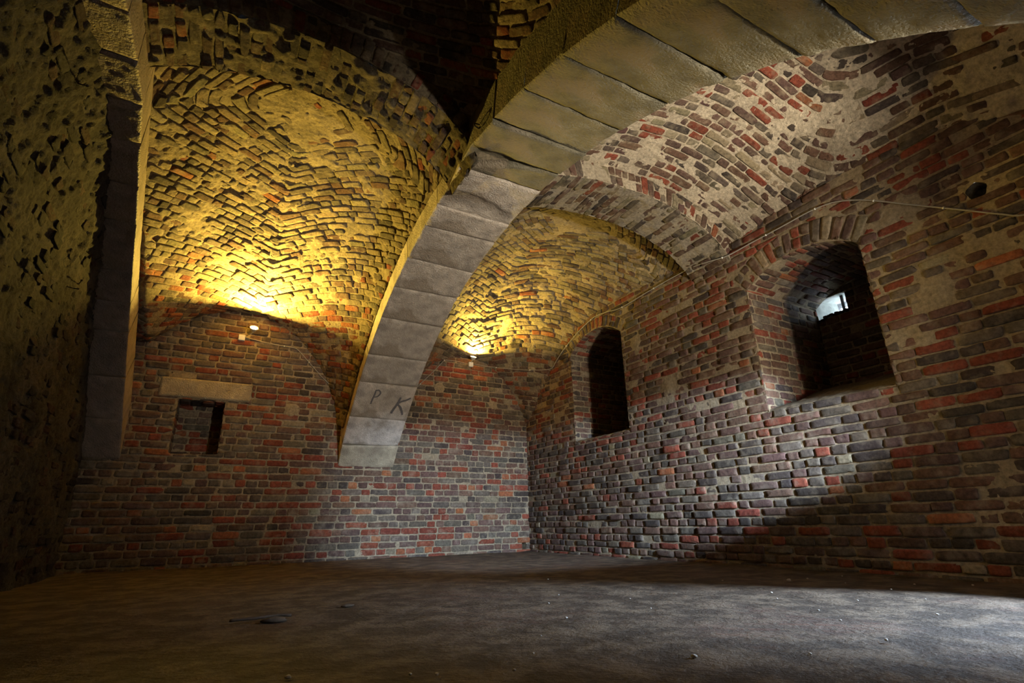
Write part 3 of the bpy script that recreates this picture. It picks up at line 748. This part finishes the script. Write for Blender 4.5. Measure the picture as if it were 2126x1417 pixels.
# ---------------------------------------------------------------- brick cross arches
def cross_arch(x0, x1, T, seed, label, mcol, lump=0.03):
    rng = np.random.default_rng(seed); mb = MB(); H = 0.22
    xs = np.linspace(x0 - 0.04, x1 + 0.04, 400); zs = T(xs)
    cl = np.concatenate([[0], np.cumsum(np.hypot(np.diff(xs), np.diff(zs)))]); L = cl[-1]
    dx, dz = np.gradient(xs), np.gradient(zs); l = np.hypot(dx, dz); nx, nz = -dz / l, dx / l
    k = np.ones(9) / 9; nx = np.convolve(np.pad(nx, 4, 'edge'), k, 'valid'); nz = np.convolve(np.pad(nz, 4, 'edge'), k, 'valid')
    I = lambda u, q: np.interp(u, cl, q)
    sof = lambda u, v: np.stack([I(u, xs) + 0 * v, TY0 + np.asarray(v) + 0 * u, I(u, zs) + 0 * v], -1)
    S = surf(sof, lambda P: np.array(((x0 + x1) / 2, (TY0 + TY1) / 2, 0.5)))
    bl = rows(rng, 0, TY1 - TY0, 0, L, 0.083); bl = bl[:, [1, 0, 3, 2, 4, 5]]
    inb = lambda u, v: (u > 0.0) & (u < L) & (v >= -0.003) & (v <= TY1 - TY0 + .003)
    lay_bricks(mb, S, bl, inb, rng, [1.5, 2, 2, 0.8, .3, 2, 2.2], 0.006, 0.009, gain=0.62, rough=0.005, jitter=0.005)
    lay_mortar(mb, S, np.linspace(0, L, int(L / .02)), np.linspace(0, TY1 - TY0, 30), inb, 0.012, lump=lump, col=np.array(mcol) * 0.62, seed=seed)  # soffit bricks and mortar darker than the faces: underside shade put into the colour
    for yy, ref in ((TY0, -5), (TY1, 20)):
        fm = lambda u, v, yy=yy: np.stack([I(u, xs) + I(u, nx) * v, yy + 0 * u + 0 * v, I(u, zs) + I(u, nz) * v], -1)
        S = surf(fm, lambda P, ref=ref: np.array((1.5, ref, 2.5)))
        n = int(L / 0.083); bl = []
        for i in range(n):
            u = (i + .5) * L / n
            if rng.random() < 0.6: bl.append((u, H / 2, L / n / 2 - 0.008, H / 2 - 0.006, 1, 1))
            else: bl.append((u, H * .25, L / n / 2 - 0.008, H / 4 - 0.008, 1, 1)); bl.append((u, H * .75, L / n / 2 - 0.008, H / 4 - 0.008, 1, 1))
        inf = lambda u, v: (u > 0) & (u < L) & (v > -0.01) & (v < H + .1)
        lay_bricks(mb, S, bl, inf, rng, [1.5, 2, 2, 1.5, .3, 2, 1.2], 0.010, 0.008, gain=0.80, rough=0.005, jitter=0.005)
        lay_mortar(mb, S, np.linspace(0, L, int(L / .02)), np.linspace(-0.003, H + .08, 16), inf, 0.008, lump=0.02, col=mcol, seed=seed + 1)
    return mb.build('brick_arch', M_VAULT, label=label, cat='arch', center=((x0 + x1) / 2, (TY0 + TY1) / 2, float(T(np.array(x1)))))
cross_arch(-1.0, R0X0, T_left, 71, 'dim brick cross arch between the left stone arch and the big stone arch', (0.22, 0.175, 0.11), 0.075)  # left arch mortar darkened: its weaker light is put into the colour
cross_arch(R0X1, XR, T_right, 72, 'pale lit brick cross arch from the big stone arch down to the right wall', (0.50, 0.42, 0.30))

# ---------------------------------------------------------------- stone arches of dressed blocks
def stone_arch(name, label, xl, xr, joints, depth, tones, seed, broken=()):
    rng = np.random.default_rng(seed)
    yb = joints[0]; root = empty(name, ((float(xl(yb)) + float(xr(yb))) / 2, yb, float(prof(yb))), label, 'arch')
    objs = []
    ang = [math.atan2(y - YC, float(prof(y)) - ARC_Z) for y in joints]
    for i in range(len(joints) - 1):
        A0, A1 = ang[i], ang[i + 1]; gap = 0.0022 / ARC_R * 1.6
        a0, a1 = max(A0, A1) - gap, min(A0, A1) + gap
        sk0, sk1 = rng.normal(0, 0.008, 2)
        na, nx_, nd_ = 22, 26, 8
        slip = rng.normal(0, 0.005); col = np.array(tones(i)) * (1 + 0.05 * rng.normal())
        jl = lambda u, A, s: A + s * (u - 0.5) * 2 / ARC_R + 0.0009 * vnoise(np.stack([u * 6 + i * 3.1, u * 0 + A * 50, u * 0], -1), 1.0, seed)
        mb = MB()
        def point(u, ta, d):
            """u 0..1 across, ta 0..1 along the arch, d depth outward from the soffit"""
            u, ta, d = np.broadcast_arrays(u, ta, d)
            e = jl(u, a0, sk0) * (1 - ta) + jl(u, a1, sk1) * ta
            r = ARC_R + d + slip
            y = YC + r * np.sin(e); z = ARC_Z + r * np.cos(e)
            ys = YC + ARC_R * np.sin(e)
            x = xl(ys) * (1 - u) + xr(ys) * u
            return np.stack([x, y, z], -1)
        # soffit with worn arrises
        ux = np.concatenate([[0, 0.006, 0.018], np.linspace(0.05, 0.95, nx_), [0.982, 0.994, 1]]); ta = np.concatenate([[0, 0.03, 0.08], np.linspace(0.14, 0.86, na), [0.92, 0.97, 1]])
        U, T_ = np.meshgrid(ux, ta, indexing='ij')
        P = point(U, T_, 0.0)
        ed = np.minimum(np.minimum(U, 1 - U) * 0.8, np.minimum(T_, 1 - T_) * 0.4)
        wear = 0.010 * np.exp(-ed / 0.008) + 0.004 * np.exp(-ed / 0.03) + 0.009 * fbm(P, 6, seed + i, 4) + 0.0035 * fbm(P, 26, seed + i, 2)
        wear = wear + 0.02 * np.clip(fbm(P, 5, seed + 50 + i, 3) - 0.25, 0, 1) * np.exp(-ed / 0.06) * 3
        if i in broken:
            brk = np.clip((T_ - 0.45 + 0.25 * fbm(P, 4, seed + 5, 3) - (U - 0.35) * 0.9) * 8, 0, 1) if broken[i] == 'a' else np.clip((0.4 - T_ + 0.25 * fbm(P, 4, seed + 5, 3)) * 8, 0, 1)
            brk = brk * np.clip(U * 8, 0, 1) * np.clip((1 - U) * 8, 0, 1) * np.clip(T_ * 8, 0, 1) * np.clip((1 - T_) * 8, 0, 1)
            wear = wear + brk * (0.03 + 0.01 * fbm(P, 14, 3, 3))
            cc = col[None, None] * (1 - 0.35 * brk[..., None])
        else: cc = np.broadcast_to(col, P.shape)
        P = point(U, T_, wear)
        mb.add(P.reshape(-1, 3), grid_faces(len(ux), len(ta))[:, ::-1], None, cc.reshape(-1, 3))
        # the two sides and the two bed faces
        dd = np.concatenate([[0.0, 0.006, 0.015], np.linspace(0.04, depth, nd_)])
        for side, uu in ((0, 0.0), (1, 1.0)):
            Td, D = np.meshgrid(ta, dd, indexing='ij'); Q = point(uu, Td, D)
            w0 = wear[0 if side == 0 else -1][:, None]; D2 = w0 + (D) * (1 - w0 / depth); Q = point(uu, Td, D2)
            n = 0.004 * fbm(Q, 8, seed + i, 3); Q[..., 0] += (n * (1 if side == 0 else -1) * np.clip(D / 0.02, 0, 1))
            ff = grid_faces(len(ta), len(dd)); mb.add(Q.reshape(-1, 3), ff if side == 0 else ff[:, ::-1], None, col * 0.98)
        for k_, tt in ((0, 0.0), (1, 1.0)):
            Ud, D = np.meshgrid(ux, dd, indexing='ij'); w0 = wear[:, 0 if k_ == 0 else -1][:, None]
            Q = point(Ud, tt, w0 + D * (1 - w0 / depth)); mb.add(Q.reshape(-1, 3), grid_faces(len(ux), len(dd)), None, col * 0.8)
        c = point(0.5, 0.5, depth / 2).reshape(3)
        o = mb.build('stone_block', M_STONE, root, center=c); objs.append(o)
    return root, objs, ang
#JOINTS
JM = [7.955, 7.735, 7.43, 6.99, 6.615, 6.07, 5.58, 5.10, 4.55, 4.21, 3.59, 3.25, 2.87, 2.42, 1.95, 1.48, 1.05, 0.75, 0.42, 0.0, -0.46]
GREY, BUFF, OLIVE_SHADE = (0.52, 0.445, 0.36), (0.42, 0.35, 0.235), (0.165, 0.145, 0.092)
def tones(i): return BUFF if i == 0 else (GREY if i < 10 else OLIVE_SHADE)  # upper blocks olive: shade past the cross arch is put into the stone colour
con = lambda v: (lambda y: np.asarray(y) * 0 + v)
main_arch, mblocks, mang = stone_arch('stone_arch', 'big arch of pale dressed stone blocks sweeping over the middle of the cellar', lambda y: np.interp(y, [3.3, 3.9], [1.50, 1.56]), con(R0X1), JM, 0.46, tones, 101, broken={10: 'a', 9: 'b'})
ry = np.array([-0.6, 3.0, 4.0, 4.5, 5, 5.5, 6, 6.5, 7, 7.5, 7.96])
rxr = np.array([-0.86, -0.86, -.859, -.908, -.944, -.977, -1.012, -1.035, -1.044, -1.04, -1.017])
rxl = lambda y: wall_left_x(prof(y)) - 0.06
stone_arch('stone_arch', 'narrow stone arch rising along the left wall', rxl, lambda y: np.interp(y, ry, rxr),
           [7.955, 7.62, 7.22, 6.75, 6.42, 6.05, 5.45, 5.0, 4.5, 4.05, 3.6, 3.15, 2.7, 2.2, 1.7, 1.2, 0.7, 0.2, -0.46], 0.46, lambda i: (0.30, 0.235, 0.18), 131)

# graffiti on the third block of the big arch
def graffito(name, strokes, wdt, block):
    mb = MB(); rng = np.random.default_rng(8)
    for st in strokes:
        st = smooth_path([(x, a, 0) for x, a in st], 0.008)
        n = len(st); wv = wdt * (0.8 + 0.25 * np.sin(np.linspace(0.4, 2.9, n)))
        d = np.gradient(st, axis=0); d /= np.linalg.norm(d, axis=1)[:, None] + 1e-9; nn = np.stack([-d[:, 1], d[:, 0]], -1)
        L_, R_ = st[:, :2] + nn * wv[:, None] / 2, st[:, :2] - nn * wv[:, None] / 2
        V = []
        for Q in (L_, R_):
            e = mang[0] - Q[:, 1] / ARC_R; r = ARC_R + (-0.013)
            V.append(np.stack([Q[:, 0], YC + r * np.sin(e), ARC_Z + r * np.cos(e)], -1))
        mb.add(np.concatenate(V), [(i, i + 1, n + i + 1, n + i) for i in range(n - 1)], None, (0.06, 0.06, 0.07))
    return mb.build(name, M_PAINT, block, label='dark painted letter ' + name[-1].upper() + ' on the stone')
# arc length (m) measured from the foot of the arch
graffito('letter_p', [[(1.795, 1.08), (1.80, 1.16), (1.81, 1.24), (1.815, 1.33)], [(1.815, 1.31), (1.85, 1.325), (1.885, 1.28), (1.86, 1.22), (1.815, 1.20)]], 0.022, mblocks[2])
graffito('letter_k', [[(2.12, 0.95), (2.145, 1.04), (2.175, 1.14), (2.19, 1.24)], [(2.165, 1.12), (2.22, 1.17), (2.28, 1.20), (2.335, 1.245)], [(2.17, 1.12), (2.225, 1.07), (2.265, 1.0), (2.29, 0.94)]], 0.030, mblocks[2])

# iron hook in the side of the big arch
mb = MB()
tube(mb, smooth_path([(1.50 + 0.02, 3.12, 3.555), (1.50 - 0.035, 3.12, 3.55), (1.50 - 0.05, 3.11, 3.53), (1.50 - 0.045, 3.10, 3.50), (1.50 - 0.02, 3.09, 3.485), (1.50 - 0.01, 3.085, 3.50)], 0.008), 0.006, 8)
mb.build('iron_hook', M_IRON, label='small rusty iron hook in the side of the big stone arch', cat='hook', center=(1.50, 3.12, 3.555))

# ---------------------------------------------------------------- stone lintel over the niche
mb = MB(); n1_, n2_ = 60, 18
U, T_ = np.meshgrid(np.linspace(0, 1, n1_), np.linspace(0, 1, n2_), indexing='ij')
x = LX0 + U * (LX1 - LX0); z = LZ0 + T_ * (LZ1 - LZ0); P = np.stack([x, x * 0 + YB, z], -1)
ed = np.minimum(np.minimum(U, 1 - U) * 1.08, np.minimum(T_, 1 - T_) * 0.26)
P[..., 1] += -0.022 + 0.018 * np.exp(-ed / 0.006) + 0.004 * fbm(P, 8, 3, 4)
mb.add(P.reshape(-1, 3), grid_faces(n1_, n2_), None, (0.36, 0.29, 0.185))
for za in (LZ0, LZ1):
    V = np.stack([np.repeat(np.linspace(LX0, LX1, 20), 2), np.tile([YB - 0.008, YB + 0.3], 20), np.full(40, za)], -1); mb.add(V, [(2 * i, 2 * i + 1, 2 * i + 3, 2 * i + 2) for i in range(19)], None, (0.33, 0.26, 0.17))
for xa in (LX0, LX1):
    mb.add([(xa, YB - 0.008, LZ0), (xa, YB + 0.3, LZ0), (xa, YB + 0.3, LZ1), (xa, YB - 0.008, LZ1)], [(0, 1, 2, 3)], None, (0.33, 0.26, 0.17))
mb.build('stone_lintel', M_STONE, label='buff stone lintel over the small square niche in the back wall', cat='lintel', center=((LX0 + LX1) / 2, YB, LZ0))

# ---------------------------------------------------------------- wall floodlights
def floodlight(root_loc, label, n, power, boxoff, out=0.075):
    """n: direction the glass faces"""
    r = empty('floodlight', root_loc, label, 'lamp'); r0 = np.array(root_loc, float)
    n = np.array(n, float); n /= np.linalg.norm(n); t = np.cross(n, (0, 1, 0)); t /= np.linalg.norm(t); b = np.cross(n, t)
    R3 = np.stack([t, b, n], 1)
    # bracket to the wall, lamp head in front of it
    head = r0 + np.array((0, -out, 0.06))
    mb = MB(); box(mb, r0 + np.array(boxoff), (0.042, 0.022, 0.042), bev=0.006); mb.build('junction_box', M_BOX, r, smooth=False)
    mb = MB(); tube(mb, [r0 + np.array(boxoff) * 0.6 + (0, -0.01, 0.02), r0 + (0, -0.7 * out, 0.02), head - n * 0.03], 0.008, 8); mb.build('bracket', M_METAL, r)
    mb = MB(); prof_ = [(0.012, -0.045), (0.028, -0.04), (0.04, -0.015), (0.055, 0.012), (0.058, 0.016), (0.052, 0.016), (0.05, 0.008), (0.034, -0.012), (0.0, -0.02)]
    m = 28; a = np.arange(m) / m * 2 * np.pi; V = []
    prof_ = [(0.0, -0.045)] + prof_
    for (rad, hh) in prof_: V.append(head + rad * 1.0 * (np.cos(a)[:, None] * t + np.sin(a)[:, None] * b) + n * hh)
    F = [(i * m + k, i * m + (k + 1) % m, (i + 1) * m + (k + 1) % m, (i + 1) * m + k) for i in range(len(prof_) - 1) for k in range(m)]
    mb.add(np.concatenate(V), F, None, (0.6, 0.6, 0.55)); mb.build('housing', M_METAL, r)
    mb = MB(); V = [head + n * 0.022]; F3 = []
    for j, (rad, hh) in enumerate(((0.022, 0.020), (0.040, 0.014), (0.050, 0.006))):
        V += list(head + rad * (np.cos(a)[:, None] * t + np.sin(a)[:, None] * b) + n * hh)
    F3 = [(0, 1 + k, 1 + (k + 1) % m) for k in range(m)]
    F = [(1 + i * m + k, 1 + (i + 1) * m + k, 1 + (i + 1) * m + (k + 1) % m, 1 + i * m + (k + 1) % m) for i in range(2) for k in range(m)]
    mb.add(np.array(V), F, F3, (1, 1, 1)); mb.build('lit_glass', M_GLOW, r, label='glowing yellow glass')
    lo = area('floodlight_beam', head + n * 0.030, n, power, YEL, 0.05, 0.05, 150); return r
floodlight((0.207, 7.925, 3.05), 'lit wall floodlight above the niche, left of the big stone arch', (0.10, -1.15, 1.0), 245, (-0.13, 0.012, -0.035), 0.19)
floodlight((3.64, 7.90, 3.11), 'lit wall floodlight right of the big stone arch, below the back right vault', (0.0, -0.60, 1.0), 150, (0.0, 0.0, -0.04), 0.10)

def cable(pts, label, clips):
    P = smooth_path(pts, 0.03); mb = MB(); tube(mb, P, 0.0065, 7)
    o = mb.build('cable', M_CABLE, label=label, cat='cable', center=P[0])
    for k in clips:
        k = min(int(k * (len(P) - 1)), len(P) - 2); d = P[k + 1] - P[k]; d /= np.linalg.norm(d)
        c = MB(); tube(c, [P[k] - d * 0.006, P[k] + d * 0.006], 0.0105, 8); c.build('cable_clip', M_BOX, o, center=P[k])
    return o
cable([(0.12, 7.94, 3.03), (0.349, 7.943, 3.0), (0.545, 7.944, 2.98), (0.70, 7.942, 2.972), (0.802, 7.942, 2.965), (0.884, 7.94, 2.90), (1.075, 7.94, 2.709), (1.226, 7.935, 2.56), (1.377, 7.93, 2.44), (1.43, 7.86, 2.41), (1.50, 7.78, 2.42), (1.60, 7.75, 2.46)],
      'thin grey cable running down from the left floodlight and behind the big stone arch', (0.3, 0.55, 0.8))
cable([(2.34, 7.93, 2.25), (2.60, 7.935, 2.47), (2.751, 7.935, 2.634), (2.893, 7.93, 2.788), (3.019, 7.925, 2.93), (3.122, 7.889, 3.055), (3.168, 7.885, 3.083), (3.367, 7.92, 3.10), (3.641, 7.93, 3.08)],
      'thin grey cable climbing from behind the big stone arch to the right floodlight', (0.35, 0.7))
cable([(3.70, 7.90, 3.085), (3.85, 7.885, 3.075), (4.032, 7.87, 3.067), (4.305, 7.665, 3.01), (4.551, 7.42, 2.959), (4.71, 7.147, 2.914), (4.748, 7.009, 2.925), (4.745, 6.9, 2.997), (4.745, 6.701, 3.115), (4.748, 6.513, 3.202), (4.745, 6.262, 3.296), (4.748, 5.941, 3.385), (4.745, 5.751, 3.405), (4.742, 5.494, 3.375), (4.745, 5.201, 3.328), (4.742, 4.608, 3.35), (4.740, 4.178, 3.36), (4.68, 3.8, 3.315), (4.67, 3.55, 3.27), (4.70, 3.34, 3.245), (4.742, 3.063, 3.275), (4.742, 2.7, 3.278), (4.742, 2.45, 3.285), (4.742, 2.305, 3.277), (4.742, 2.15, 3.245), (4.742, 1.975, 3.16), (4.742, 1.799, 3.04), (4.742, 1.637, 2.914), (4.740, 1.43, 2.758), (4.742, 1.248, 2.62), (4.738, 1.099, 2.505), (4.740, 0.97, 2.43), (4.742, 0.6, 2.36), (4.742, -0.1, 2.36)],
      'long grey cable from the right floodlight along the right wall above both window recesses', (0.05, 0.12, 0.22, 0.3, 0.38, 0.45, 0.52, 0.58, 0.64, 0.7, 0.76, 0.82))
# iron nails in the left wall
def nail(p, q, label):
    mb = MB(); p, q = np.array(p), np.array(q); d = (q - p) / np.linalg.norm(q - p)
    tube(mb, [p - (0.05, 0, 0), p + (0.004, 0, 0), q], [0.005, 0.006, 0.0045], 6); tube(mb, [q - d * 0.003, q + d * 0.003], 0.009, 8)
    mb.build('iron_nail', M_IRON, label=label, cat='nail', center=p)
nail((-1.205, 3.80, 3.31), (-1.10, 3.70, 3.24), 'long rusty iron nail high on the left wall')
nail((-1.315, 5.88, 2.93), (-1.22, 5.70, 2.90), 'rusty iron nail halfway up the left wall beside the narrow stone arch')
nail((-1.355, 5.79, 2.62), (-1.27, 5.50, 2.56), 'upper of two rusty nails set close together in the left wall')
nail((-1.365, 5.68, 2.54), (-1.29, 5.56, 2.50), 'lower of two rusty nails set close together in the left wall')

# ---------------------------------------------------------------- bits on the floor
def pebble_mesh(seed, r):
    rng = np.random.default_rng(seed); V = []; n, m = 6, 8
    for i in range(n + 1):
        for j in range(m):
            p = math.pi * i / n; q = 2 * math.pi * j / m
            V.append((math.sin(p) * math.cos(q), math.sin(p) * math.sin(q), math.cos(p)))
    V = np.array(V); V *= (1 + 0.35 * fbm(V + seed * 3.3, 1.6, seed, 2))[:, None]; V *= np.array((1.2, 0.9, 0.6)) * r
    F = [(i * m + j, (i + 1) * m + j, (i + 1) * m + (j + 1) % m, i * m + (j + 1) % m) for i in range(n) for j in range(m)]
    return V, F
PEB = [(2.57, 4.01, 1), (3.91, 2.74, 2), (1.63, 2.39, 1), (1.54, 1.49, 1.4), (2.33, 1.27, 1), (1.83, 2.86, .8), (0.71, 1.78, 1), (0.94, 1.69, .8), (1.11, 1.85, .8), (0.30, 2.01, 1.3), (0.64, 1.83, .9), (2.09, 3.14, .7), (2.33, 2.72, .7), (3.20, 2.38, 1.1), (4.14, 2.74, 1), (4.50, 2.68, .9), (4.31, 2.08, .8), (4.52, 1.83, 1.1), (3.55, 3.05, .9), (2.17, 2.37, .7),
       (3.10, 1.43, .9), (3.27, 1.89, .8), (2.79, 1.82, .8), (3.91, 2.03, .8), (3.0, 2.2, .7), (2.6, 1.6, .8), (1.3, 2.1, .6), (1.9, 1.3, .7), (3.6, 1.7, .7), (4.05, 2.4, .7)]
V_, F_ = pebble_mesh(3, 0.0095); mb = MB(); mb.add(V_, F_, None, (.5, .5, .5)); first = mb.build('mortar_crumb', M_SPALE)
for k, (x, y, sc_) in enumerate(PEB):
    o = first if k == 0 else first.copy()
    if k: COL.objects.link(o)
    o.location = (x, y, 0.002 + 0.003 * sc_); o.scale = (sc_ * .75, sc_ * .75, sc_ * .75); o.rotation_euler = (0, 0, k * 1.7)
    tag(o, 'tiny pale mortar crumb lying on the brown cellar floor', 'crumb', 'pale mortar crumbs scattered over the floor')
for k, (x, y, r_, lab) in enumerate([(0.385, 3.22, 0.045, 'dark brown lump of dirt on the left part of the floor'), (0.817, 3.52, 0.026, 'smaller dark lump of dirt on the floor in front of the back wall'),
                                     (4.757 - 0.06, 3.70, 0.035, 'grey brick chip fallen at the foot of the right wall')]):
    V_, F_ = pebble_mesh(11 + k, r_); V_ = V_ * np.array((1.3, 0.9, 0.55)); mb = MB(); mb.add(V_ + np.array((x, y, r_ * 0.12)), F_, None, (.5, .5, .5)); mb.build('dirt_lump', M_CLOD, label=lab, cat='debris', center=(x, y, 0))
mb = MB(); tube(mb, smooth_path([(0.18, 3.27, 0.014), (0.30, 3.26, 0.016), (0.40, 3.28, 0.018), (0.47, 3.26, 0.014)]), 0.007, 6)
mb.build('twig', M_CLOD, label='short dark twig beside the dirt lump on the floor', cat='twig', center=(0.18, 3.27, 0.01))
